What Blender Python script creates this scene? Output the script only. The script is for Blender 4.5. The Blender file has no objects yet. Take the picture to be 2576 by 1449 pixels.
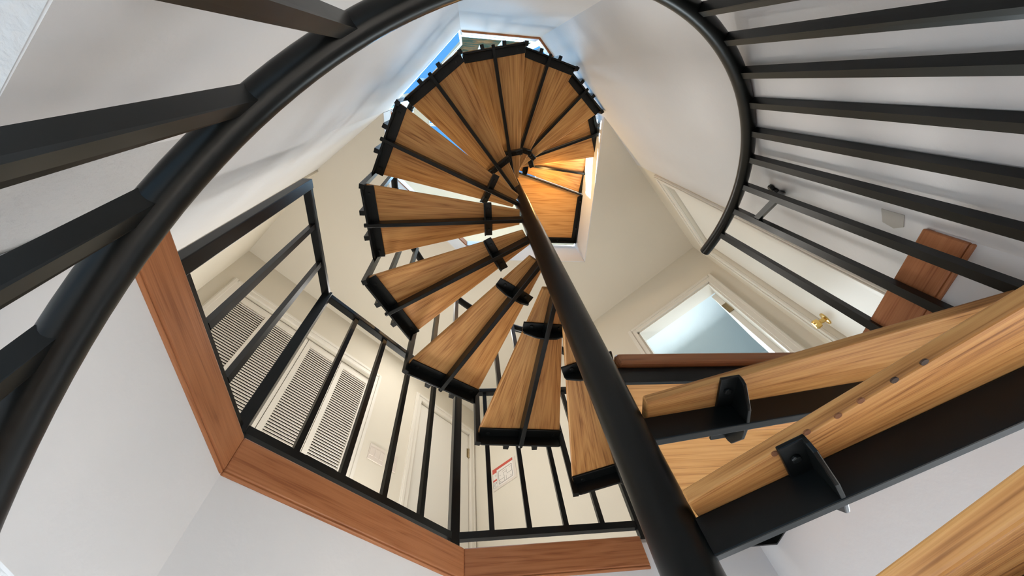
import bpy, bmesh, math, random
from mathutils import Vector, Matrix
random.seed(7)
C = bpy.context.scene.collection
S = 1.2                 # metres per layout unit
Z0 = 1.71               # lower floor sits at layout z = -1.71
PHI = 3.8
R_ = math.radians
cos, sin = math.cos, math.sin

# ------------------------------------------------------------------ materials
def new_mat(name):
    m = bpy.data.materials.new(name); m.use_nodes = True
    nt = m.node_tree; b = nt.nodes['Principled BSDF']
    return m, nt, b
def N(nt, t, **kw):
    n = nt.nodes.new(t)
    for k, v in kw.items():
        if k in n.inputs: n.inputs[k].default_value = v
        else: setattr(n, k, v)
    return n
def L(nt, a, b): nt.links.new(a, b)
def ramp(nt, fac, stops):
    r = nt.nodes.new('ShaderNodeValToRGB'); e = r.color_ramp.elements
    while len(e) > 1: e.remove(e[-1])
    e[0].position = stops[0][0]; e[0].color = (*stops[0][1], 1)
    for p, c in stops[1:]:
        x = e.new(p); x.color = (*c, 1)
    L(nt, fac, r.inputs['Fac']); return r.outputs['Color']
def bump(nt, b, h, strength, dist=.01):
    n = N(nt, 'ShaderNodeBump', Strength=strength, Distance=dist)
    L(nt, h, n.inputs['Height']); L(nt, n.outputs['Normal'], b.inputs['Normal'])

def wood(name, light, mid, dark, rough=.42, axis=0, planks=True, taper=None):
    m, nt, b = new_mat(name)
    tc = N(nt, 'ShaderNodeTexCoord'); oi = N(nt, 'ShaderNodeObjectInfo')
    off = N(nt, 'ShaderNodeVectorMath', operation='SCALE'); off.inputs[0].default_value = (7.3, 3.1, 5.7)
    mul = N(nt, 'ShaderNodeMath', operation='MULTIPLY'); mul.inputs[1].default_value = 9.0
    L(nt, oi.outputs['Random'], mul.inputs[0]); L(nt, mul.outputs[0], off.inputs['Scale'])
    # glued-up planks: each strip across the board gets its own grain offset
    sep = N(nt, 'ShaderNodeSeparateXYZ'); L(nt, tc.outputs['Object'], sep.inputs[0])
    across = sep.outputs['Y']; src = tc.outputs['Object']
    if taper:
        wd = N(nt, 'ShaderNodeMath', operation='MULTIPLY_ADD'); wd.inputs[1].default_value = taper[0]; wd.inputs[2].default_value = taper[1]; L(nt, sep.outputs['X'], wd.inputs[0])
        dv = N(nt, 'ShaderNodeMath', operation='DIVIDE'); L(nt, sep.outputs['Y'], dv.inputs[0]); L(nt, wd.outputs[0], dv.inputs[1])
        sc2 = N(nt, 'ShaderNodeMath', operation='MULTIPLY'); sc2.inputs[1].default_value = .14; L(nt, dv.outputs[0], sc2.inputs[0])
        cb = N(nt, 'ShaderNodeCombineXYZ'); L(nt, sep.outputs['X'], cb.inputs[0]); L(nt, sc2.outputs[0], cb.inputs[1]); L(nt, sep.outputs['Z'], cb.inputs[2])
        across = sc2.outputs[0]; src = cb.outputs[0]
    pl = N(nt, 'ShaderNodeMath', operation='MULTIPLY'); pl.inputs[1].default_value = 6.0 if planks else .01
    L(nt, across, pl.inputs[0])
    pa = N(nt, 'ShaderNodeMath', operation='ADD'); L(nt, pl.outputs[0], pa.inputs[0]); L(nt, oi.outputs['Random'], pa.inputs[1])
    fl = N(nt, 'ShaderNodeMath', operation='FLOOR'); L(nt, pa.outputs[0], fl.inputs[0])
    po = N(nt, 'ShaderNodeVectorMath', operation='SCALE'); po.inputs[0].default_value = (1.7, 2.9, .6); L(nt, fl.outputs[0], po.inputs['Scale'])
    add = N(nt, 'ShaderNodeVectorMath', operation='ADD'); L(nt, src, add.inputs[0]); L(nt, off.outputs[0], add.inputs[1])
    add2 = N(nt, 'ShaderNodeVectorMath', operation='ADD'); L(nt, add.outputs[0], add2.inputs[0]); L(nt, po.outputs[0], add2.inputs[1])
    sc = [1.0, 9.0, 9.0] if axis == 0 else [9.0, 1.0, 9.0]
    mp = N(nt, 'ShaderNodeMapping'); mp.inputs['Scale'].default_value = sc; L(nt, add2.outputs[0], mp.inputs['Vector'])
    big = N(nt, 'ShaderNodeTexNoise', Scale=1.3, Detail=2.0); L(nt, mp.outputs[0], big.inputs['Vector'])
    k = N(nt, 'ShaderNodeMath', operation='MULTIPLY'); k.inputs[1].default_value = 15.0; L(nt, big.outputs['Fac'], k.inputs[0])
    fr = N(nt, 'ShaderNodeMath', operation='PINGPONG'); fr.inputs[1].default_value = 1.0; L(nt, k.outputs[0], fr.inputs[0])
    acc = None
    for sx, sy, wgt in ((2.5, 95, .42), (5, 330, .42)):
        mp2 = N(nt, 'ShaderNodeMapping'); mp2.inputs['Scale'].default_value = [sx, sy, sy] if axis == 0 else [sy, sx, sy]
        L(nt, add2.outputs[0], mp2.inputs['Vector'])
        fine = N(nt, 'ShaderNodeTexNoise', Scale=1.0, Detail=2.0, Roughness=.55); L(nt, mp2.outputs[0], fine.inputs['Vector'])
        f2 = N(nt, 'ShaderNodeMapRange'); f2.inputs['From Min'].default_value = .3; f2.inputs['From Max'].default_value = .7; L(nt, fine.outputs['Fac'], f2.inputs['Value'])
        k2 = N(nt, 'ShaderNodeMath', operation='MULTIPLY_ADD'); k2.inputs[1].default_value = wgt; L(nt, f2.outputs[0], k2.inputs[0])
        if acc: L(nt, acc, k2.inputs[2])
        else: k2.inputs[2].default_value = 0
        acc = k2.outputs[0]
    mix = N(nt, 'ShaderNodeMath', operation='MULTIPLY_ADD'); L(nt, fr.outputs[0], mix.inputs[0]); mix.inputs[1].default_value = .36
    L(nt, acc, mix.inputs[2])
    col = ramp(nt, mix.outputs[0], [(.20, dark), (.47, mid), (.82, light)])
    # board to board tone
    hv = N(nt, 'ShaderNodeHueSaturation'); L(nt, col, hv.inputs['Color'])
    wn = N(nt, 'ShaderNodeTexWhiteNoise', noise_dimensions='1D'); L(nt, fl.outputs[0], wn.inputs['W'])
    wv = N(nt, 'ShaderNodeMath', operation='MULTIPLY_ADD'); wv.inputs[1].default_value = .16 if planks else 0; wv.inputs[2].default_value = .92
    L(nt, wn.outputs['Value'], wv.inputs[0]); L(nt, wv.outputs[0], hv.inputs['Value'])
    # a few small knots
    vo = N(nt, 'ShaderNodeTexVoronoi', Scale=1.6); L(nt, add.outputs[0], vo.inputs['Vector'])
    kn = ramp(nt, vo.outputs['Distance'], [(.012, (.35, .28, .25)), (.04, (1, 1, 1))])
    mm = N(nt, 'ShaderNodeMixRGB', blend_type='MULTIPLY', Fac=.8 if planks else 0.0); L(nt, hv.outputs['Color'], mm.inputs[1]); L(nt, kn, mm.inputs[2])
    L(nt, mm.outputs[0], b.inputs['Base Color'])
    b.inputs['Roughness'].default_value = rough; b.inputs['Specular IOR Level'].default_value = .35
    bump(nt, b, fine.outputs['Fac'], .12, .004)
    return m
OAK = wood('oak_tread', (.66, .345, .12), (.535, .245, .075), (.30, .12, .032), taper=(.197, .031))
OAKL = wood('oak_low_tread', (.66, .345, .12), (.535, .245, .075), (.30, .12, .032), taper=(.1595, .0427))
OAKP = wood('oak_landing', (.72, .37, .125), (.63, .30, .085), (.44, .18, .045), planks=False)
CHERRY = wood('cherry_trim', (.46, .185, .075), (.40, .15, .058), (.29, .10, .036), rough=.38, planks=False)

def plaster(name, c, amp=.03, bscale=38, bstr=.10, rough=.75):
    m, nt, b = new_mat(name)
    tc = N(nt, 'ShaderNodeTexCoord')
    n1 = N(nt, 'ShaderNodeTexNoise', Scale=2.2, Detail=4.0); L(nt, tc.outputs['Object'], n1.inputs['Vector'])
    col = ramp(nt, n1.outputs['Fac'], [(.3, tuple(v * (1 - amp) for v in c)), (.7, tuple(min(1, v * (1 + amp * .5)) for v in c))])
    L(nt, col, b.inputs['Base Color']); b.inputs['Roughness'].default_value = rough
    b.inputs['Specular IOR Level'].default_value = .25
    n2 = N(nt, 'ShaderNodeTexNoise', Scale=bscale, Detail=4.0); L(nt, tc.outputs['Object'], n2.inputs['Vector'])
    bump(nt, b, n2.outputs['Fac'], bstr, .01)
    return m
WHITE = plaster('white_plaster', (.73, .73, .74), .03)
ROUGHW = plaster('rough_ceiling', (.60, .60, .60), .04, 60, .5)
CREAM = plaster('cream_paint', (.72, .675, .585), .02, 70, .04)
CEIL = plaster('cream_ceiling', (.71, .67, .59), .02, 60, .06)
DOORP = plaster('door_paint', (.78, .755, .70), .01, 90, .02, .45)
CASING = plaster('casing_paint', (.77, .735, .67), .01, 90, .02, .4)
BATH = plaster('bathroom_paint', (.74, .80, .82), .01)
FLOORM = plaster('bounce_floor', (.66, .65, .63), .05, 90, .2)  # pale floor colour, picked to bounce light up onto the treads
PLATE = plaster('switch_plastic', (.70, .63, .57), .01, 90, .01, .35)
GREYP = plaster('grey_primer', (.50, .48, .44), .04)

def metal(name, c, rough, metallic=.0, spec=.5, nb=.04):
    m, nt, b = new_mat(name)
    tc = N(nt, 'ShaderNodeTexCoord')
    n1 = N(nt, 'ShaderNodeTexNoise', Scale=14.0, Detail=5.0); L(nt, tc.outputs['Object'], n1.inputs['Vector'])
    col = ramp(nt, n1.outputs['Fac'], [(.35, c), (.75, tuple(v * 1.35 for v in c))]); L(nt, col, b.inputs['Base Color'])
    r2 = N(nt, 'ShaderNodeMapRange'); L(nt, n1.outputs['Fac'], r2.inputs['Value']); r2.inputs['To Min'].default_value = rough - .04; r2.inputs['To Max'].default_value = rough + .06
    L(nt, r2.outputs[0], b.inputs['Roughness'])
    b.inputs['Metallic'].default_value = metallic; b.inputs['Specular IOR Level'].default_value = spec
    bump(nt, b, n1.outputs['Fac'], nb, .01)
    return m
STEEL = metal('black_steel', (.0045, .0052, .0050), .30, 0, .28, .012)
BOLT = metal('bolt_steel', (.03, .03, .035), .35, .6, .5)
BRASS = metal('brass', (.75, .52, .18), .18, 1.0, .5, .01)
HINGE = metal('hinge_bronze', (.30, .24, .15), .35, 1.0)
def flat(name, c, rough=.5):
    m, nt, b = new_mat(name); b.inputs['Base Color'].default_value = (*c, 1); b.inputs['Roughness'].default_value = rough
    tc = N(nt, 'ShaderNodeTexCoord'); n = N(nt, 'ShaderNodeTexNoise', Scale=50.0); L(nt, tc.outputs['Object'], n.inputs['Vector']); bump(nt, b, n.outputs['Fac'], .02)
    return m
DARK = flat('closet_shade', (.035, .03, .025))  # near-black stands in for the shade inside the closet
PAPER = flat('sign_paper', (.78, .74, .70)); RED = flat('sign_red', (.55, .085, .06)); INK = flat('sign_ink', (.12, .11, .11)); PINK = flat('sign_pink', (.70, .45, .40))
WINW = flat('window_white', (.86, .88, .90), .35)
HOLE = flat('screw_hole', (.05, .022, .01))
WEAR = flat('plug_brown', (.22, .08, .025))
def glass():
    m, nt, b = new_mat('window_glass')
    nt.nodes.remove(b)
    o = nt.nodes['Material Output']; t = N(nt, 'ShaderNodeBsdfTransparent'); t.inputs['Color'].default_value = (.90, .96, 1, 1)
    L(nt, t.outputs[0], o.inputs['Surface'])
    return m
GLASS = glass()
def paperwall():
    m, nt, b = new_mat('patterned_wallpaper')
    tc = N(nt, 'ShaderNodeTexCoord')
    n = N(nt, 'ShaderNodeTexNoise', Scale=4.2, Detail=5.0, Roughness=.6, Distortion=.8); L(nt, tc.outputs['Object'], n.inputs['Vector'])
    col = ramp(nt, n.outputs['Fac'], [(.42, (.055, .085, .07)), (.50, (.09, .115, .09)), (.54, (.17, .11, .06)), (.62, (.24, .17, .10)), (.72, (.12, .08, .045))])
    L(nt, col, b.inputs['Base Color']); b.inputs['Roughness'].default_value = .9; b.inputs['Specular IOR Level'].default_value = 0
    return m
WALLP = paperwall()

# ------------------------------------------------------------------ mesh tools
class MB:
    def __init__(s): s.v = []; s.f = []
    def add(s, vs, fs):
        k = len(s.v); s.v += [tuple(v) for v in vs]; s.f += [tuple(i + k for i in f) for f in fs]
    def box(s, x0, x1, y0, y1, z0, z1, M=None):
        vs = [(x, y, z) for z in (z0, z1) for y in (y0, y1) for x in (x0, x1)]
        if M: vs = [M @ Vector(v) for v in vs]
        s.add(vs, [(0, 2, 3, 1), (4, 5, 7, 6), (0, 1, 5, 4), (2, 6, 7, 3), (0, 4, 6, 2), (1, 3, 7, 5)])
    def prism(s, poly, z0, z1, M=None):
        n = len(poly)
        vs = [(x, y, z0) for x, y in poly] + [(x, y, z1) for x, y in poly]
        if M: vs = [M @ Vector(v) for v in vs]
        s.add(vs, [tuple(range(n - 1, -1, -1)), tuple(range(n, 2 * n))] + [(i, (i + 1) % n, n + (i + 1) % n, n + i) for i in range(n)])
    def tube(s, pts, r, seg=16, cap=True):
        pts = [Vector(p) for p in pts]; rings = []; up = None
        for i, p in enumerate(pts):
            t = (pts[min(i + 1, len(pts) - 1)] - pts[max(i - 1, 0)]).normalized()
            if up is None:
                up = Vector((0, 0, 1)) if abs(t.z) < .9 else Vector((1, 0, 0))
            u = t.cross(up).normalized(); w = u.cross(t).normalized(); up = w
            rr = r[i] if isinstance(r, (list, tuple)) else r
            rings.append([p + (u * cos(a) + w * sin(a)) * rr for a in [2 * math.pi * k / seg for k in range(seg)]])
        vs = [v for g in rings for v in g]; fs = []
        for i in range(len(pts) - 1):
            for k in range(seg):
                fs.append((i * seg + k, i * seg + (k + 1) % seg, (i + 1) * seg + (k + 1) % seg, (i + 1) * seg + k))
        if cap:
            fs.append(tuple(range(seg - 1, -1, -1))); n = (len(pts) - 1) * seg; fs.append(tuple(range(n, n + seg)))
        s.add(vs, fs)
    def bar(s, p, q, w, h, up=(0, 0, 1)):
        p, q = Vector(p), Vector(q); t = (q - p); ln = t.length; t.normalize()
        u = Vector(up); 
        if abs(t.dot(u)) > .95: u = Vector((1, 0, 0))
        a = t.cross(u).normalized(); b = a.cross(t).normalized()
        M = Matrix((( t.x, a.x, b.x, p.x), (t.y, a.y, b.y, p.y), (t.z, a.z, b.z, p.z), (0, 0, 0, 1)))
        s.box(0, ln, -w / 2, w / 2, -h / 2, h / 2, M)
    def disc(s, c, n, r, h, seg=12):
        c, n = Vector(c), Vector(n).normalized(); s.tube([c, c + n * h], r, seg)
    def build(s, name, mat, parent=None, bevel=0, smooth=False, seg=2):
        me = bpy.data.meshes.new(name); me.from_pydata([(x * S, y * S, z * S) for x, y, z in s.v], [], s.f)
        bm = bmesh.new(); bm.from_mesh(me); bmesh.ops.recalc_face_normals(bm, faces=bm.faces); bm.to_mesh(me); bm.free()
        o = bpy.data.objects.new(name, me); C.objects.link(o); me.materials.append(mat)
        if parent: o.parent = parent
        if smooth: me.polygons.foreach_set('use_smooth', [True] * len(me.polygons)); me.update()
        if smooth:
            try: me.set_sharp_from_angle(angle=R_(40))
            except Exception: pass
        if bevel:
            b = o.modifiers.new('bevel', 'BEVEL'); b.width = bevel * S; b.segments = seg; b.limit_method = 'ANGLE'; b.angle_limit = R_(40)
        return o
def place(o, x=0, y=0, z=0, rz=0):
    o.location = (x * S, y * S, z * S); o.rotation_euler = (0, 0, rz); return o
def empty(name, x=0, y=0, z=0, rz=0):
    o = bpy.data.objects.new(name, None); o.empty_display_size = .05; C.objects.link(o); return place(o, x, y, z, rz)
def tag(o, label=None, cat=None, group=None, kind=None):
    if label: o['label'] = label
    if cat: o['category'] = cat
    if group: o['group'] = group
    if kind: o['kind'] = kind
    return o
def struct(o): o['kind'] = 'structure'; return o
def ring_slab(name, outer, inner, z0, z1, mat):
    """horizontal slab with an opening"""
    bm = bmesh.new()
    for z in (z0, z1):
        es = []
        for poly in (outer, inner):
            if not poly: continue
            vs = [bm.verts.new((x * S, y * S, z * S)) for x, y in poly]
            es += [bm.edges.new((vs[i], vs[(i + 1) % len(vs)])) for i in range(len(vs))]
        bmesh.ops.triangle_fill(bm, edges=es, use_beauty=True)
    for poly in (outer, inner):
        if not poly: continue
        for i in range(len(poly)):
            a, b = poly[i], poly[(i + 1) % len(poly)]
            bm.faces.new([bm.verts.new((p[0] * S, p[1] * S, z * S)) for p, z in ((a, z0), (b, z0), (b, z1), (a, z1))])
    bmesh.ops.remove_doubles(bm, verts=bm.verts, dist=1e-5)
    bmesh.ops.recalc_face_normals(bm, faces=bm.faces)
    me = bpy.data.meshes.new(name); bm.to_mesh(me); bm.free(); me.materials.append(mat)
    o = bpy.data.objects.new(name, me); C.objects.link(o); o['kind'] = 'structure'
    return o

# Everything is laid out in units with the pole at the origin; one empty-free shift lifts z so the lower floor is 0.
def ZZ(z): return z + Z0

# ------------------------------------------------------------------ camera
cam = bpy.data.cameras.new('camera'); co = bpy.data.objects.new('camera', cam); C.objects.link(co)
right = Vector((0.992512701670301, -0.06592262090857125, -0.10282385460419537))
down = Vector((0.010284134983143178, 0.8839566402122778, -0.4674557677387992))
fwd = Vector((0.12170773841777029, 0.4628983325495637, 0.8780161502683566))
M = Matrix.Identity(4)
for i, v in enumerate((right, -down, -fwd)):
    for j in range(3): M[j][i] = v[j]
CAMX, CAMY = -0.27778419, -0.51126419
M.translation = Vector((CAMX * S, CAMY * S, ZZ(0) * S)); co.matrix_world = M
cam.sensor_width = 36; cam.lens = 973.535 / 2576 * 36; cam.clip_start = .01
bpy.context.scene.camera = co

# ------------------------------------------------------------------ the staircase
stair = tag(empty('spiral_staircase', 0, 0, 0), 'black steel spiral staircase with oak wedge treads winding round a thick central pole', 'staircase')
m = MB(); m.tube([(0, 0, ZZ(-1.71)), (0, 0, ZZ(1)), (0, 0, ZZ(3.95))], .0367, 40)
m.build('central_pole', STEEL, stair, smooth=True)
m = MB(); m.tube([(0, 0, ZZ(-1.71)), (0, 0, ZZ(-1.70))], .10, 32); m.build('base_plate', STEEL, stair)

ARM_H, TH, NOSE = .047, .0195, .034
def make_tread(f0, f1):
    """wedge board with its steel arm, end plate and two angle brackets; f0, f1 = half widths of the front edge"""
    m = MB(); m.prism([(.040, -f0), (.686, -f1), (.690, -f1 + .006), (.690, .158), (.686, .164), (.040, .034)], ARM_H, ARM_H + TH)
    t = m.build('tread', OAKL if f0 > .04 else OAK, stair, bevel=.0035, seg=3)
    a = MB(); a.prism([(.034, -.008), (.684, -.008), (.684, .008), (.034, .008)], 0, ARM_H)
    a.tube([(.680, 0, .010), (.697, 0, .010)], .0088, 12)
    a.build('support_arm', STEEL, t, bevel=.002)
    e = MB()
    e.box(.640, .684, -f1 + .004, .158, ARM_H - .007, ARM_H)
    # hanging leg with rounded lower corners
    prof = []; r = .014; y0, y1, z0, z1 = -f1 + .002, .160, .002, ARM_H
    for cx, cz, a0 in ((y0 + r, z0 + r, 180), (y1 - r, z0 + r, 270)):
        for k in range(5):
            an = R_(a0 + 90 * k / 4); prof.append((cx + r * cos(an), cz + r * sin(an)))
    prof += [(y1, z1), (y0, z1)]
    MX = Matrix(((0, 0, 1, .677), (1, 0, 0, 0), (0, 1, 0, 0), (0, 0, 0, 1)))
    e.prism(prof, 0, .008, MX)
    for y in (-.125, .125):
        e.disc((.662, y, ARM_H - .006), (0, 0, -1), .006, .005)
    e.build('end_plate', STEEL, t, bevel=.0015)
    for sg in (-1, 1):
        b = MB()
        ys = sorted((sg * .0075, sg * .074))
        b.box(.163, .197, ys[0], ys[1], ARM_H - .006, ARM_H)
        pr = [(.0075, ARM_H), (.074, ARM_H), (.074, ARM_H - .012), (.070, ARM_H - .022), (.034, .004), (.0075, .001)]
        M2 = Matrix(((0, 0, 1, .191), (sg, 0, 0, 0), (0, 1, 0, 0), (0, 0, 0, 1)))
        b.prism(pr, 0, .006, M2)
        b.disc((.177, sg * .046, ARM_H - .005), (0, 0, -1), .0065, .005, 6)
        b.build('bracket', STEEL, t, bevel=.0015)
    return t
def copy_part(o, parent):
    c = o.copy(); C.objects.link(c); c.parent = parent
    for ch in list(o.children): copy_part(ch, c)
    return c
proto = make_tread(.032, .160); proto_low = make_tread(.042, .145)
spots = []
for k in range(1, 13): spots.append((44.97 + 27.0124 * k - PHI, .59 + .2 * k))
lowz = [.415, .232, .058] + [.058 - .185 * i for i in range(1, 10)]
for i in range(10): spots.append((-7 - PHI - 27 * i, lowz[i]))
treads = []
for th, z in spots:
    src = proto if len(treads) < 12 else proto_low
    t = src if len(treads) in (0, 12) else copy_part(src, stair)
    place(t, 0, 0, ZZ(z), R_(th)); treads.append(t)
# plugged and open screw holes along the front edge of the nearest low tread
for j, (r, y) in enumerate(((.160, -.060), (.202, -.071), (.239, -.074), (.266, -.081), (.304, -.088), (.336, -.094))):
    m = MB(); m.disc((r, y, ARM_H - .0006), (0, 0, 1), .0042, .002, 10)
    m.build('screw_hole' if j > 3 else 'filled_screw_hole', HOLE if j > 3 else WEAR, treads[13])

# landings: steel frame, oak panel, reddish nosing
def landing(x1, y0, y0b, y1, xl, z, nosing):
    pl = [(.030, y0), (x1, y0b), (x1, y1), (xl, y1), (.018, y0 + .03)]
    def inset(p, d):
        n = len(p); out = []
        for i in range(n):
            a, b, c = Vector(p[i - 1]), Vector(p[i]), Vector(p[(i + 1) % n])
            t1, t2 = (b - a).normalized(), (c - b).normalized(); n1, n2 = Vector((-t1.y, t1.x)), Vector((-t2.y, t2.x))
            m_ = (n1 + n2).normalized(); out.append(tuple(b + m_ * (d / max(.35, m_.dot(n1)))))
        return out
    m = MB(); m.prism(inset(pl, .004), ARM_H, ARM_H + NOSE)
    t = m.build('landing_panel', OAKP, stair)
    f = MB(); a, b = pl, inset(pl, .007); c = inset(pl, .034)
    for i in range(4):
        j = i + 1
        f.prism([a[i], a[j], b[j], b[i]], 0, ARM_H - .0005)
        if i: f.prism([b[i], b[j], c[j], c[i]], ARM_H - .007, ARM_H - .0005)
    f.build('frame', STEEL, t)
    for bx, by, n in ((x1 - .008, y0 + .24, 0), (x1 - .008, y1 - .12, 0), (x1 - .16, y1 - .008, 1)):
        b = MB(); b.disc((bx, by, .022), (-1, 0, 0) if n == 0 else (0, -1, 0), .009, .008, 6); b.build('bolt', BOLT, t)
    if nosing:
        g = MB(); pts = [(.062, y0 - .004)] + [(.062 + .012 * (1 - cos(R_(a))), y0 - .004 - .011 * sin(R_(a))) for a in (30, 60, 90)] + [(x1, y0 - .015), (x1, y0 + .004), (.062, y0 + .004)]
        g.prism(pts, ARM_H + .001, ARM_H + NOSE); g.build('nosing', CHERRY, t, bevel=.006)
    place(t, 0, 0, ZZ(z)); return t
landing(.700, .028, .028, .700, .335, .60, True)
landing(.655, .044, .228, .635, .30, 2.992, False)

# handrails and balusters
def zlow(t): return ((5.06e-8 * t + 1.6e-6) * t + 5.78e-3) * t + 1.3306
RL = .690
m = MB(); pts = []
for i in range(106):
    t = 6.5 - 2.0 * i; a = R_(t - PHI); pts.append((RL * cos(a), RL * sin(a), ZZ(zlow(t) if t > -165 else zlow(-165) + .00685 * (t + 165))))
m.tube(pts, .0195, 24); m.build('handrail', STEEL, stair, smooth=True)
BW = .0195
def baluster(t, z0, z1, r=.690, lean=0):
    m = MB(); vs = []
    for z, d in ((z0, lean), (z1, 0)):
        MM = Matrix.Rotation(R_(t + d - PHI), 4, 'Z')
        vs += [MM @ Vector((r + x * BW / 2, y * BW / 2, ZZ(z))) for x, y in ((-1, -1), (1, -1), (1, 1), (-1, 1))]
    m.add(vs, [(3, 2, 1, 0), (4, 5, 6, 7), (0, 1, 5, 4), (1, 2, 6, 5), (2, 3, 7, 6), (3, 0, 4, 7)])
    return m.build('baluster', STEEL, stair)
LEAN = {-61.7: 3.0, -70.8: 6, -80.5: 6, -91: 4, -101.5: 1, -112: -2, -122.7: -3.3, -132.3: -9.3, -141.8: -12.4, -151: -12.6, -160.3: -12, -169.5: -11, -178.7: -10}
for t in (-1.3, -10.5, -18.8, -27.5, -35.4, -43.7, -52.2, -61.7, -70.8, -80.5, -91, -101.5, -112, -122.7, -132.3, -141.8, -151, -160.3, -169.5, -178.7):
    i = max(0, min(9, round((-7 - t) / 27)))
    zt = zlow(t) if t > -165 else zlow(-165) + .00685 * (t + 165)
    baluster(t, lowz[i] + .004, zt - .01, .6945, LEAN.get(t, 0))
def zup(t): return .59 + .2 * (t - 44.97) / 27.0124 + .89
m = MB(); pts = [(.283, .767, ZZ(1.668)), (.24, .750, ZZ(1.685))]
RU = .715
for i in range(160):
    t = 86 + 2 * i
    if t > 372: break
    a = R_(t - PHI); pts.append((RU * cos(a), RU * sin(a), ZZ(zup(t))))
m.tube(pts, .0195, 24); m.build('handrail', STEEL, stair, smooth=True)
for k in range(1, 13):
    for d in (-4.5, 4.5, 13.5):
        t = 44.97 + 27.0124 * k + d
        if t > 372: continue
        if t > 84: baluster(t, .59 + .2 * k + .004, zup(t) - .006, .6975)
# wall brace between two balusters and its anchor
a1, a2 = R_(-10.5 - PHI), R_(-18.8 - PHI)
m = MB(); p1 = (.6945 * cos(a1), .6945 * sin(a1), ZZ(1.142)); p2 = (.6945 * cos(a2), .6945 * sin(a2), ZZ(1.052))
p3 = (.735, -.262, ZZ(1.150))
m.bar(p1, p2, .014, .018); m.build('rail_brace', STEEL, stair)
m = MB(); m.bar(p2, p3, .014, .02)
for q in ((.727, -.272, 1.185), (.742, -.256, 1.155), (.735, -.264, 1.17)):
    m.disc((q[0], q[1], ZZ(q[2])), (-1, 1, .1), .014, .012, 7)
m.build('wall_anchor', STEEL, stair, bevel=.003)

# ------------------------------------------------------------------ guard railing on the middle floor
gr = tag(empty('guard_railing', -.80, .255, ZZ(.69)), 'black steel guard railing with square balusters along the octagonal floor opening', 'railing')
GP = [(-.815, -.168), (-.815, .268), (-.305, .785), (.318, .785)]
def loc(p, z): return (p[0] + .80, p[1] - .255, z - .69)
nb = [3, 5, 5]
for i in range(3):
    a, b = GP[i], GP[i + 1]
    m = MB(); zb = (.724, .733, .735)[i]; m.bar(loc(a, zb), loc(b, zb), .020, .022); m.build('bottom_rail', STEEL, gr)
    m = MB(); m.bar(loc(a, 1.395), loc(b, 1.395), .028, .024); m.build('top_rail', STEEL, gr, bevel=.003)
    for k in range(1, nb[i]):
        f = k / nb[i]; q = (a[0] + (b[0] - a[0]) * f, a[1] + (b[1] - a[1]) * f)
        m = MB(); ang = math.atan2(b[1] - a[1], b[0] - a[0])
        m.box(-.0085, .0085, -.0085, .0085, .74 - .69, 1.385 - .69, Matrix.Translation((q[0] + .80, q[1] - .255, 0)) @ Matrix.Rotation(ang, 4, 'Z'))
        m.build('baluster', STEEL, gr)
for i, p in enumerate(GP):
    m = MB(); w = .016 if i in (0, 1, 2) else .012
    m.box(-w, w, -w, w, .0, (1.408, 1.408, 1.408, 1.665)[i] - .69, Matrix.Translation((p[0] + .80, p[1] - .255, 0)) @ Matrix.Rotation(R_((0, 22, 22, 0)[i]), 4, 'Z')); m.build('post', STEEL, gr, bevel=.002)

# ------------------------------------------------------------------ setting
# plan points of the stair shaft (octagon with one square corner)
V_TLa, V_TLb = (-.318, -.80), (-.795, -.308)
V_TRa, V_TRb = (.195, -.80), (.693, -.307)
LWE = (-1.264, .075)       # where the plastered wall ends on the left
CORN_L = (-1.80, .65); CORN_B = (-.185, 2.265); CORN_R = (1.545, .535)
RWE = (.930, -.070)        # and on the right
FL, CE, UF, UC = .69, 2.73, 3.09, 4.9
LC = .366                   # ceiling of the lower room

def wallseg(name, a, b, z0, z1, mat, th=.09, side=1):
    a, b = Vector(a), Vector(b); t = (b - a).normalized(); n = Vector((-t.y, t.x)) * side * th
    m = MB(); m.prism([tuple(a), tuple(b), tuple(b + n), tuple(a + n)], ZZ(z0), ZZ(z1)); return struct(m.build(name, mat))
s2_ = math.sqrt(2)
def polywall(name, pts, z0, z1, mat, th=.09, side=1):
    P = [Vector(p) for p in pts]; off = []
    for i, p in enumerate(P):
        t1 = (P[i] - P[i - 1]).normalized() if i else (P[1] - P[0]).normalized()
        t2 = (P[i + 1] - P[i]).normalized() if i < len(P) - 1 else t1
        n1 = Vector((-t1.y, t1.x)); n2 = Vector((-t2.y, t2.x)); b = (n1 + n2).normalized()
        off.append(p + b * (side * th / max(.3, b.dot(n1))))
    m = MB()
    for i in range(len(P) - 1):
        m.prism([tuple(P[i]), tuple(P[i + 1]), tuple(off[i + 1]), tuple(off[i])], ZZ(z0), ZZ(z1))
    return struct(m.build(name, mat))
# shaft walls rising past the middle floor
polywall('wall_left', [V_TLa, V_TLb, LWE], LC + .001, 2.885, WHITE, side=1)
wallseg('wall_back', V_TRa, V_TLa, LC + .001, 2.955, WHITE, side=1)
polywall('wall_right', [RWE, V_TRb, V_TRa], LC + .001, 2.965, WHITE, side=1)
m = MB()
for poly in ([(.002, .775), (.012, .800), (.060, .790), (.062, .735), (.040, .742), (.018, .748)],):
    ax, ay = .728, -.272
    vs = [(ax - u / s2_ , ay - u / s2_, ZZ(z)) for u, z in poly]; n_ = (-.0012, .0012, 0)
    m.add(vs + [(a + n_[0], b + n_[1], c) for a, b, c in vs], [tuple(range(6)), tuple(range(11, 5, -1))] + [(i, (i + 1) % 6, 6 + (i + 1) % 6, 6 + i) for i in range(6)])
struct(m.build('wall_patch', GREYP))
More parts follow.
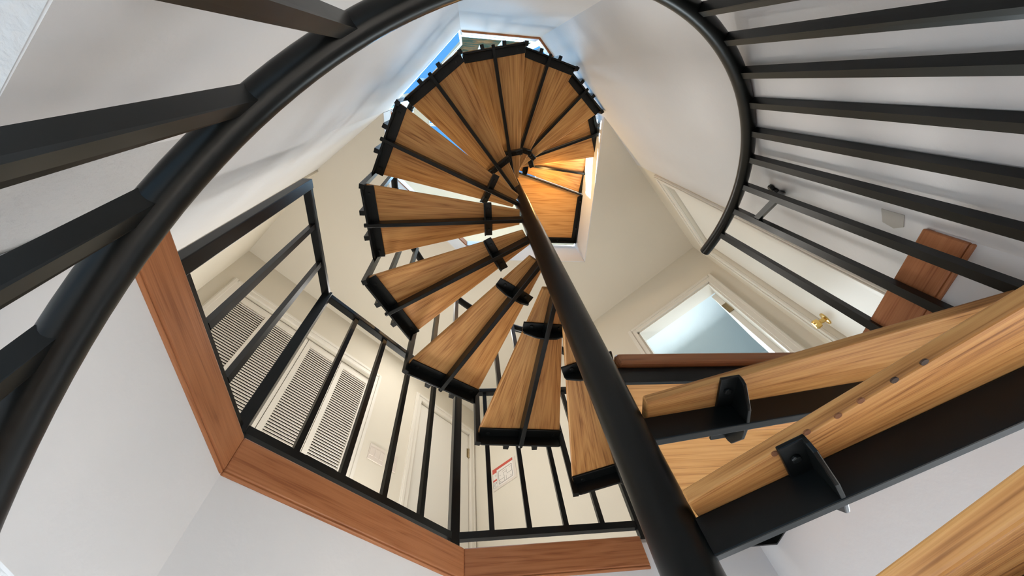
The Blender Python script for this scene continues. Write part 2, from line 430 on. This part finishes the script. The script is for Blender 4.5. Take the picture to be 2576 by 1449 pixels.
# middle floor slab with octagonal opening
OPM = [(-.320, -.805), (.197, -.805), (.705, -.302), (.705, .785), (-.276, .785), (-.795, .262), (-.798, -.303)]
OUTM = [(-2.9, -2.2), (2.9, -2.2), (2.9, 3.4), (-2.9, 3.4)]
o = ring_slab('floor_middle', OUTM, OPM, 0, .01, FLOORM); o.location.z = ZZ(FL - .01) * S
o = ring_slab('ceiling_lower', OUTM, OPM, 0, FL - .012 - LC, ROUGHW); o.location.z = ZZ(LC) * S
# white plastered faces of the opening below the trim
def lining(name, pts, z0, z1, mat, th=.006):
    P = [Vector(p) for p in pts]
    m = MB()
    for i in range(len(P) - 1):
        a, b = P[i], P[i + 1]; t = (b - a).normalized(); n = Vector((-t.y, t.x)) * th
        m.prism([tuple(a), tuple(b), tuple(b + n), tuple(a + n)], ZZ(z0), ZZ(z1))
    return struct(m.build(name, mat))
lining('wall_shaft', [(.704, -.305), (.704, .784), (-.276, .784), (-.794, .262), (-.794, -.306)], .295, FL - .014, WHITE)
# cherry trim boards
def trim(name, a, b, z0, z1, th=.018, ca=0, cb=0, mat=CHERRY):
    """board whose visible face runs a-b; ca/cb lengthen the back edge for mitres"""
    a, b = Vector(a), Vector(b); ln = (b - a).length; ang = math.atan2(b.y - a.y, b.x - a.x)
    m = MB(); m.prism([(0, 0), (ln, 0), (ln + cb, th), (-ca, th)], 0, z1 - z0)
    m.prism([(.0, .001), (ln, .001), (ln + cb * .9, th), (-ca * .9, th)], -.008, 0)
    o = m.build(name, mat, bevel=.0035); place(o, a.x, a.y, ZZ(z0), ang); return struct(o)
T = .017
tt = math.tan(R_(22.5)) * T
def trim_in(name, a, b, z0, z1, ca=0, cb=0, th=T):   # opening on the right hand side when walking a->b, board grows to the left
    return trim(name, a, b, z0, z1, th, ca, cb)
trim_in('trim_1', (-.270, .770), (.302, .770), .606, .694, tt, 0)
trim_in('trim_2', (-.782, .255), (-.270, .770), .606, .694, tt, tt)
trim_in('trim_3', (-.782, -.290), (-.782, .255), .606, .694, 0, tt)
trim_in('trim_4', (.690, .025), (.690, -.300), .606, .694, 0, 0)

# lower storey
m = MB(); m.box(-2.9, 2.9, -2.2, 3.4, ZZ(-1.74), ZZ(-1.71)); struct(m.build('floor_lower', FLOORM))
wallseg('wall_lower_left', (-2.9, 3.4), (-2.9, -2.2), -1.71, LC, WHITE, side=-1)
wallseg('wall_lower_far', (-2.9, 3.4), (2.9, 3.4), -1.71, LC, WHITE, side=1)
wallseg('wall_lower_right', (2.9, -2.2), (2.9, 3.4), -1.71, LC, WHITE, side=-1)

# middle room walls: closet wall, doorway wall, flanking walls
def along(a, b, f): return (a[0] + (b[0] - a[0]) * f, a[1] + (b[1] - a[1]) * f)
def frame_M(x, y, ang): return Matrix.Translation((x, y, 0)) @ Matrix.Rotation(ang, 4, 'Z')
class Wall:
    """vertical wall in its own frame: u runs along it, v points away from the room, z up"""
    def __init__(s, p, q):
        s.p, s.q = Vector(p), Vector(q); d = s.q - s.p; s.len = d.length; s.ang = math.atan2(d.y, d.x)
    def M(s): return frame_M(s.p.x, s.p.y, s.ang)
    def box(s, m, u0, u1, v0, v1, z0, z1): m.box(u0, u1, v0, v1, ZZ(z0), ZZ(z1), s.M())
    def root(s, name, u, v, z): 
        w = s.M() @ Vector((u, v, 0)); return empty(name, w.x, w.y, ZZ(z), s.ang)
CLW = Wall(CORN_L, CORN_B)    # room is on the right hand side (v<0), away is v>0
AW = Wall(CORN_B, CORN_R)
s2 = math.sqrt(2)
def ucl(x): return (x + 1.80) * s2
def ua(x): return (x + .185) * s2
# closet wall with openings
cl0, cl1 = ucl(-1.705), ucl(-.950); d0, d1 = ucl(-.624), ucl(-.222)
CT, DT = 2.335, 2.425
m = MB()
CLW.box(m, 0, cl0, 0, .10, FL, CE); CLW.box(m, cl0, cl1, 0, .10, CT, CE); CLW.box(m, cl1, d0, 0, .10, FL, CE); CLW.box(m, d0, d1, 0, .10, DT, CE); CLW.box(m, d1, CLW.len, 0, .10, FL, CE)
CLW.box(m, d0, d1, .06, .10, FL, DT)
struct(m.build('wall_closet', CREAM))
m = MB(); CLW.box(m, cl0, cl1, .10, .11, FL, CT); struct(m.build('wall_closet_back', DARK))  # coloured dark for the shade behind the doors
# louvered closet panels
def louver_panel(u0, u1, label):
    r = tag(CLW.root('louvered_closet_panel', u0, .018, FL + .012), label, 'closet door', 'louvered bifold closet doors')
    w = u1 - u0; h = CT - FL - .022; st = .034; tk = .026
    fr = MB(); fr.box(.002, st, 0, tk, 0, h); fr.box(w - st, w - .002, 0, tk, 0, h); fr.box(st, w - st, 0, tk, 0, .09); fr.box(st, w - st, 0, tk, h - .052, h); fr.box(st, w - st, 0, tk, h * .46, h * .46 + .05)
    fr.build('frame', CASING, r)
    lv = MB(); n = 80
    zz0, zz1 = .09, h - .052
    for i in range(n):
        z = zz0 + (zz1 - zz0) * (i + .5) / n
        pts = [(.001, z - .0080), (.004, z - .0083), (.0115, z + .0074), (.0085, z + .0080)]
        Mx = Matrix(((0, 0, 1, st), (1, 0, 0, 0), (0, 1, 0, 0), (0, 0, 0, 1)))
        lv.prism(pts, 0, w - 2 * st, Mx)
    lv.build('louver_slats', CASING, r)
    bk = MB(); bk.box(st, w - st, tk - .001, tk + .001, .09, h - .052); bk.build('slat_shade', DARK, r)  # dark sheet behind the slats in place of shade
    return r
pw = (cl1 - cl0) / 4
for i, lb in enumerate(('leftmost louvered closet door panel, beside the left wall corner', 'second louvered closet door panel from the left', 'third louvered closet door panel from the left', 'rightmost louvered closet door panel, nearest the light switches')):
    louver_panel(cl0 + pw * i, cl0 + pw * (i + 1), lb)
def casing(W, name, u0, u1, ztop, w=.062, side=-1, z0=FL, mat=CASING, pr=.014, wl=None, wr=None):
    m = MB(); wl = w if wl is None else wl; wr = w if wr is None else wr; v0, v1 = (-pr, 0) if side < 0 else (0, pr)
    if wl: W.box(m, u0 - wl, u0, v0, v1, z0, ztop + w); W.box(m, u0 - wl + .006, u0 - wl * .55, v0 - .006, v0, z0, ztop + w - .006)
    if wr: W.box(m, u1, u1 + wr, v0, v1, z0, ztop + w); W.box(m, u1 + wr * .55, u1 + wr - .006, v0 - .006, v0, z0, ztop + w - .006)
    W.box(m, u0, u1, v0, v1, ztop, ztop + w); W.box(m, u0 - wl * .5, u1 + wr * .5, v0 - .006, v0, ztop + w * .55, ztop + w - .006)
    return struct(m.build(name, mat, bevel=.002))
casing(CLW, 'trim_5', cl0, cl1, CT, .060)
casing(CLW, 'trim_6', d0, d1, DT, .060, wr=.045)
# flush door beside the closet
dr = struct(CLW.root('door_1', d0, .012, FL)); dw = d1 - d0
m = MB(); m.box(.004, dw - .004, 0, .035, .01, DT - FL - .005); m.build('door_slab', DOORP, dr, bevel=.002)
for z in (.25, 1.54):
    m = MB(); m.tube([(dw - .002, -.006, z - .045), (dw - .002, -.006, z + .045)], .006, 10); m.box(dw - .022, dw + .006, -.003, .001, z - .043, z + .043); m.build('hinge', HINGE, dr)
# light switches
def switch(u0, u1, z0, z1, gangs, name, label):
    r = tag(CLW.root(name, (u0 + u1) / 2, 0, z0), label, 'light switch'); w = (u1 - u0) / 2; h = z1 - z0
    m = MB(); m.box(-w, w, -.006, 0, 0, h); m.build('cover_plate', PLATE, r, bevel=.002)
    for g in range(gangs):
        cx = -w + (g + .5) * 2 * w / gangs
        m = MB(); m.box(cx - .014, cx + .014, -.009, -.005, h * .25, h * .75); m.build('rocker', PLATE, r, bevel=.001)
    return r
switch(ucl(-.868), ucl(-.785), 1.700, 1.812, 3, 'light_switch', 'wide three-gang light switch plate right of the closet')
s_ = switch(ucl(-.770), ucl(-.712), 1.702, 1.814, 1, 'light_switch', 'single light switch plate between wide switch plate and door')
m = MB(); m.box(-.012, .012, -.0095, -.009, .025, .029); m.build('dimmer_slot', INK, s_)

# doorway wall with open door into the bright bathroom
o0, o1, OT = ua(1.012), ua(1.446), 2.29
m = MB(); AW.box(m, 0, o0, 0, .10, FL, CE); AW.box(m, o0, o1, 0, .10, OT, CE); AW.box(m, o1, AW.len, 0, .10, FL, CE); struct(m.build('wall_doorway', CREAM))
casing(AW, 'trim_7', o0, o1, OT, .058, wr=.052)
m = MB(); AW.box(m, o0, o0 + .012, 0, .10, FL, OT); AW.box(m, o1 - .012, o1, 0, .10, FL, OT); AW.box(m, o0, o1, 0, .10, OT - .012, OT); struct(m.build('trim_8', CASING))
dr = struct(AW.root('door_2', o1 - .014, .10, FL)); dr.rotation_euler[2] += R_(83)
dwid = (o1 - o0) - .03
m = MB(); m.box(0, dwid, -.002, .032, .012, OT - FL - .02); m.build('door_slab', DOORP, dr, bevel=.002)
for z in (.25, 1.40):
    m = MB(); m.box(-.034, .004, -.006, -.001, z - .045, z + .045, Matrix.Rotation(R_(-83), 4, 'Z')); m.tube([(-.004, -.004, z - .045), (-.004, -.004, z + .045)], .007, 10)
    m.box(.0, .030, -.005, -.001, z - .045, z + .045); m.build('hinge', HINGE, dr)
m = MB(); AW.box(m, o0 - .5, o1 + .6, 1.3, 1.34, FL, 2.60); AW.box(m, o0 - .54, o0 - .5, .10, 1.34, FL, 2.60); AW.box(m, o1 + .6, o1 + .64, .10, 1.34, FL, 2.60); struct(m.build('wall_bathroom', BATH))
m = MB(); AW.box(m, o0 - .54, o1 + .64, .10, 1.34, 2.60, 2.64); struct(m.build('ceiling_bathroom', BATH))
# framed evacuation plan
u0, u1, sz0, sz1 = ua(-.050), ua(.112), 1.800, 1.978
sg = tag(AW.root('evacuation_plan_sign', u0, 0, sz0), 'red and white evacuation floor plan sign in clear holder on cream wall', 'sign')
w, h = u1 - u0, sz1 - sz0
m = MB(); m.box(0, w, -.004, 0, 0, h); m.build('clear_holder', PLATE, sg, bevel=.001)
m = MB(); m.box(.004, w - .022, -.0052, -.004, .016, h - .002); m.build('paper', PAPER, sg)
m = MB(); m.box(.004, w - .022, -.0058, -.0052, h - .024, h - .002); m.box(.004, .046, -.0058, -.0052, h - .040, h - .024); m.box(.006, .044, -.0058, -.0052, h * .40, h * .40 + .014); m.build('red_banner', RED, sg)
ik = MB(); y0, y1 = -.0060, -.0052
px0, px1, pz0, pz1 = .062, w - .036, .030, h - .046
def ln(x0, z0, x1, z1, t=.0016): ik.bar((x0, -.0056, z0), (x1, -.0056, z1), .0008, t, (0, 0, 1)) if abs(x1 - x0) > abs(z1 - z0) else ik.box(x0 - t / 2, x0 + t / 2, y0, y1, min(z0, z1), max(z0, z1))
for a in ((px0, pz0, px1, pz0), (px0, pz1, px1, pz1), (px0, pz0, px0, pz1), (px1, pz0, px1, pz1)): ln(*a, .0026)
pmx, pmz = (px0 + px1) / 2, (pz0 + pz1) / 2
for a in ((px0, pmz - .022, pmx - .012, pmz - .022), (pmx - .012, pz0, pmx - .012, pmz - .004), (pmx + .014, pmz - .004, px1, pmz - .004), (pmx + .006, pz0, pmx + .006, pmz - .014), (pmx - .020, pmz - .004, pmx - .020, pmz + .018), (pmx - .020, pmz + .018, pmx + .012, pmz + .018), (pmx + .012, pmz + .006, pmx + .012, pz1 - .012), (pmx - .030, pz1 - .016, pmx, pz1 - .016), (px0 + .010, pmz + .012, px0 + .022, pmz + .012), (px0 + .008, pz0 + .012, px0 + .022, pz0 + .012), (px1 - .022, pz0 + .014, px1 - .008, pz0 + .014), (px1 - .020, pz1 - .018, px1 - .006, pz1 - .018)): ln(*a)
for q in (.004, .046): ln(q + .002, .022, q + .002, h - .04, .001)
ln(.006, .022, .046, .022, .001)
for k in range(4): ln(.010, .034 + .009 * k, .030, .034 + .009 * k, .0014)
ik.box(.036, .040, y0, y1, .048, .060); ik.box(.032, .037, y0, y1, h * .62, h * .62 + .006)
ik.build('plan_drawing', INK, sg)

# right flank beyond the plastered wall: closed door with brass knob
RW2 = Wall((1.545, .545), (.928, -.072))
Lr = RW2.len
def ur(x): return (1.545 - x) * s2
k0, k1, KT = ur(1.405), ur(.965), 2.36
m = MB(); RW2.box(m, 0, k0, 0, .10, FL, CE); RW2.box(m, k0, k1, 0, .10, KT, CE); RW2.box(m, k1, Lr, 0, .10, FL, CE); RW2.box(m, k0, k1, .07, .10, FL, KT)
struct(m.build('wall_flank', CREAM))
casing(RW2, 'trim_9', k0, k1, KT, .075, wl=.055, wr=.045)
dr = struct(RW2.root('door_3', k0, .025, FL)); dw = k1 - k0
m = MB(); m.box(.003, dw - .003, 0, .03, .01, KT - FL - .004); m.build('door_slab', DOORP, dr, bevel=.002)
m = MB(); zk = .665; ux = .060
m.tube([(ux, -.000, zk), (ux, -.006, zk), (ux, -.009, zk), (ux, -.028, zk), (ux, -.033, zk), (ux, -.050, zk), (ux, -.058, zk), (ux, -.059, zk)], [.030, .029, .011, .010, .020, .023, .017, .008], 20)
m.build('door_knob', BRASS, dr, smooth=True)
# left flank beyond the plastered wall
LWW = Wall((-1.255, .088), (-1.80, .65))
m = MB(); LWW.box(m, -.02, LWW.len, 0, .10, FL, CE); struct(m.build('wall_flank_left', CREAM))

# middle ceiling / upper floor slab
CSH = [(-.80, -.300), (-.80, .160), (-.265, .690), (.669, .690), (.638, -.366), (.700, -.430), (2.3, 1.16), (2.3, 3.0), (-2.7, 3.0), (-2.7, 1.30), (-1.33, .010), (-.88, -.38), (-.815, -.318)]
o = ring_slab('ceiling_middle', CSH, None, 0, UF - .012 - CE, CEIL); o.location.z = ZZ(CE) * S
o = ring_slab('floor_upper', CSH, None, 0, .01, FLOORM); o.location.z = ZZ(UF - .011) * S
lining('wall_opening', [(.6375, -.368), (.6685, .689), (-.265, .689), (-.799, .160), (-.799, -.306)], CE - .001, UF - .014, WHITE)
for i, (a, b) in enumerate((((-.262, .676), (.20, .676)), ((-.788, .156), (-.262, .676)), ((-.788, -.300), (-.788, .156)))):
    trim_in('trim_%d' % (11 + i), a, b, 2.995, 3.096)
# upper level: windows standing on the shaft walls
def upwin(name, a, b, z0, z1, mull=1, rail=.07, dep=.05, gv=.03):
    W = Wall(a, b); e = struct(W.root(name, 0, 0, z0)); ln_ = W.len; h = z1 - z0
    m = MB(); f = .045 if dep > .02 else .014
    m.box(0, f, .0, dep, 0, h); m.box(ln_ - f, ln_, .0, dep, 0, h); m.box(0, ln_, .0, dep, 0, rail); m.box(0, ln_, .0, dep, h - .05, h)
    for k in range(1, mull): m.box(ln_ * k / mull - .018, ln_ * k / mull + .018, 0, dep, 0, h)
    m.build('window_frame', WINW, e, bevel=.002)
    g = MB(); g.box(f, ln_ - f, gv, gv + .004, rail, h - .05); g.build('window_pane', GLASS, e)
    return e

upwin('window_1', V_TLa, V_TLb, 2.885, 4.02, 1, .022, .012, .002)
wallseg('wall_upper_left', V_TLa, V_TLb, 4.02, UC, WALLP, th=.012, side=1)
trim_in('trim_15', (.188, -.788), (-.311, -.788), 2.958, 3.080, tt, tt)
trim_in('trim_16', (.684, -.300), (.188, -.788), 2.968, 3.090, 0, tt)
m = MB(); m.box(-.318, .195, -.85, -.786, ZZ(3.084), ZZ(3.205)); struct(m.build('trim_17', WINW, bevel=.004))
wallseg('wall_upper_back', V_TRa, V_TLa, 3.215, UC, WALLP, side=1)
upwin('window_2', V_TRb, V_TRa, 3.092, 4.3, 1, .075)
wallseg('wall_upper_right', V_TRb, V_TRa, 4.3, UC, WALLP, side=1)
def upwall(name, W, win, z0, z1, mull, wname):
    u0, u1 = win; m = MB()
    W.box(m, 0, u0, 0, .09, UF, UC); W.box(m, u1, W.len, 0, .09, UF, UC); W.box(m, u0, u1, 0, .09, UF, z0); W.box(m, u0, u1, 0, .09, z1, UC)
    struct(m.build(name, CREAM))
    a = W.M() @ Vector((u0, .02, 0)); b = W.M() @ Vector((u1, .02, 0))
    upwin(wname, (a.x, a.y), (b.x, b.y), z0, z1, mull, .05)
UL = Wall(V_TLb, CORN_L); UCL = Wall(CORN_L, CORN_B); UR = Wall(CORN_R, V_TRb)
upwall('wall_upper_flank', UL, (.08, UL.len - .12), 3.25, 4.5, 2, 'window_3')
upwall('wall_upper_windows', UCL, (.12, UCL.len - .12), 3.25, 4.6, 4, 'window_4')
m = MB(); AW.box(m, 0, AW.len, 0, .09, UF, UC); struct(m.build('wall_upper_far', CREAM))
m = MB(); UR.box(m, 0, UR.len, 0, .09, UF, UC); struct(m.build('wall_upper_side', CREAM))
SKY = [(-.25, -.70), (.15, -.70), (.60, -.25), (.60, .60), (-.20, .60), (-.70, .10), (-.70, -.25)]
o = ring_slab('ceiling_upper', [(-.33, -.92), (.21, -.92), (.78, -.33), (1.64, .53), (-.18, 2.37), (-1.92, .65), (-.88, -.33)], SKY, 0, .06, CEIL); o.location.z = ZZ(UC) * S
sk = struct(empty('added_skylight', 0, 0, ZZ(UC)))  # skylight added to bring more blue light down the shaft
m = MB(); m.prism(SKY, .030, .034); m.build('window_pane', GLASS, sk)
m = MB(); m.box(-.015, .015, -.70, .60, .02, .05); m.box(-.70, .60, -.06, -.03, .02, .05); m.build('window_frame', WINW, sk)

# ------------------------------------------------------------------ light
w = bpy.data.worlds.new('sky'); bpy.context.scene.world = w; w.use_nodes = True
nt = w.node_tree; bg = nt.nodes['Background']
tc = N(nt, 'ShaderNodeTexCoord'); sp = N(nt, 'ShaderNodeSeparateXYZ'); L(nt, tc.outputs['Generated'], sp.inputs[0])
col = ramp(nt, sp.outputs['Z'], [(0.0, (.46, .74, 1.0)), (.5, (.26, .60, 1.0)), (1.0, (.15, .47, 1.0))]); L(nt, col, bg.inputs['Color'])
bg.inputs['Strength'].default_value = 1.05
def light(name, kind, loc, energy, color, size=.3, size_y=None, target=None, **kw):
    l = bpy.data.lights.new(name, kind); l.energy = energy; l.color = color
    if kind == 'AREA':
        l.size = size * S
        if size_y: l.shape = 'RECTANGLE'; l.size_y = size_y * S
    elif kind == 'POINT': l.shadow_soft_size = size * S
    o = bpy.data.objects.new(name, l); C.objects.link(o); o.location = (loc[0] * S, loc[1] * S, ZZ(loc[2]) * S)
    if target is not None:
        d = Vector((target[0] - loc[0], target[1] - loc[1], target[2] - loc[2])); o.rotation_euler = d.to_track_quat('-Z', 'Y').to_euler()
    return o
sun = light('sun', 'SUN', (-3, -2, 6), 30.0, (1.0, .90, .76), target=(-3 + 1.2, -2 + .45, 6 - .16)); sun.data.angle = R_(.6)
light('lower_fill_left', 'AREA', (-2.7, .6, -.6), 48, (.86, .94, 1.0), 3.0, 1.3, target=(0, .4, -1.0))  # unseen fill light standing in for daylight in the lower room
light('lower_fill_far', 'AREA', (.6, 3.2, -.6), 22, (.95, .97, 1.0), 3.0, 1.3, target=(.2, .2, -1.0))  # second added fill for the lower room; no window is built there
light('lower_bounce_fill', 'AREA', (-1.5, .9, .33), 122, (.86, .94, 1.0), 1.2, 1.2, target=(-1.0, .7, -1.7))  # added light on the lower floor, to bounce up under the treads
light('lower_bounce_fill', 'AREA', (1.6, .6, .33), 122, (.86, .94, 1.0), 1.2, 1.2, target=(1.0, .4, -1.7))  # its added pair on the right, also for floor bounce
light('room_fill', 'AREA', (-.45, 1.15, 2.70), 11, (1.0, .97, .91), .5, .5, target=(-.45, 1.151, 0))  # added downward fill for the middle room; no fixture known
light('tread_uplight_fill', 'AREA', (-.75, 1.35, .92), 24, (1.0, .965, .90), .35, .35, target=(.05, .10, 2.3))  # added upward fill to brighten the tread undersides, out of sight
light('landing_bounce_fill', 'POINT', (.36, .06, 2.82), 5.8, (1.0, .62, .22), .03)  # added warm point light standing in for sun bounced onto the landing
light('sky_fill', 'AREA', (-.4, .2, 8.6), 1000, (.42, .72, 1.0), 2.6, 2.6, target=(-.4, .201, 0))  # added blue light above the roof to strengthen daylight in the shaft
light('bathroom_fill', 'AREA', (1.75, 1.45, 2.0), 16, (.84, .95, 1.0), .5, .5, target=(1.2, .95, 1.9))  # added fill that keeps the bathroom bright; no window is modelled

sc = bpy.context.scene
sc.view_settings.view_transform = 'Standard'; sc.view_settings.look = 'None'; sc.view_settings.gamma = 1; sc.view_settings.use_curve_mapping = False
sc.view_settings.exposure = 0.0
sc.cycles.use_denoising = True; sc.cycles.max_bounces = 10; sc.cycles.diffuse_bounces = 6; sc.cycles.transparent_max_bounces = 12
sc.cycles.sample_clamp_indirect = 8
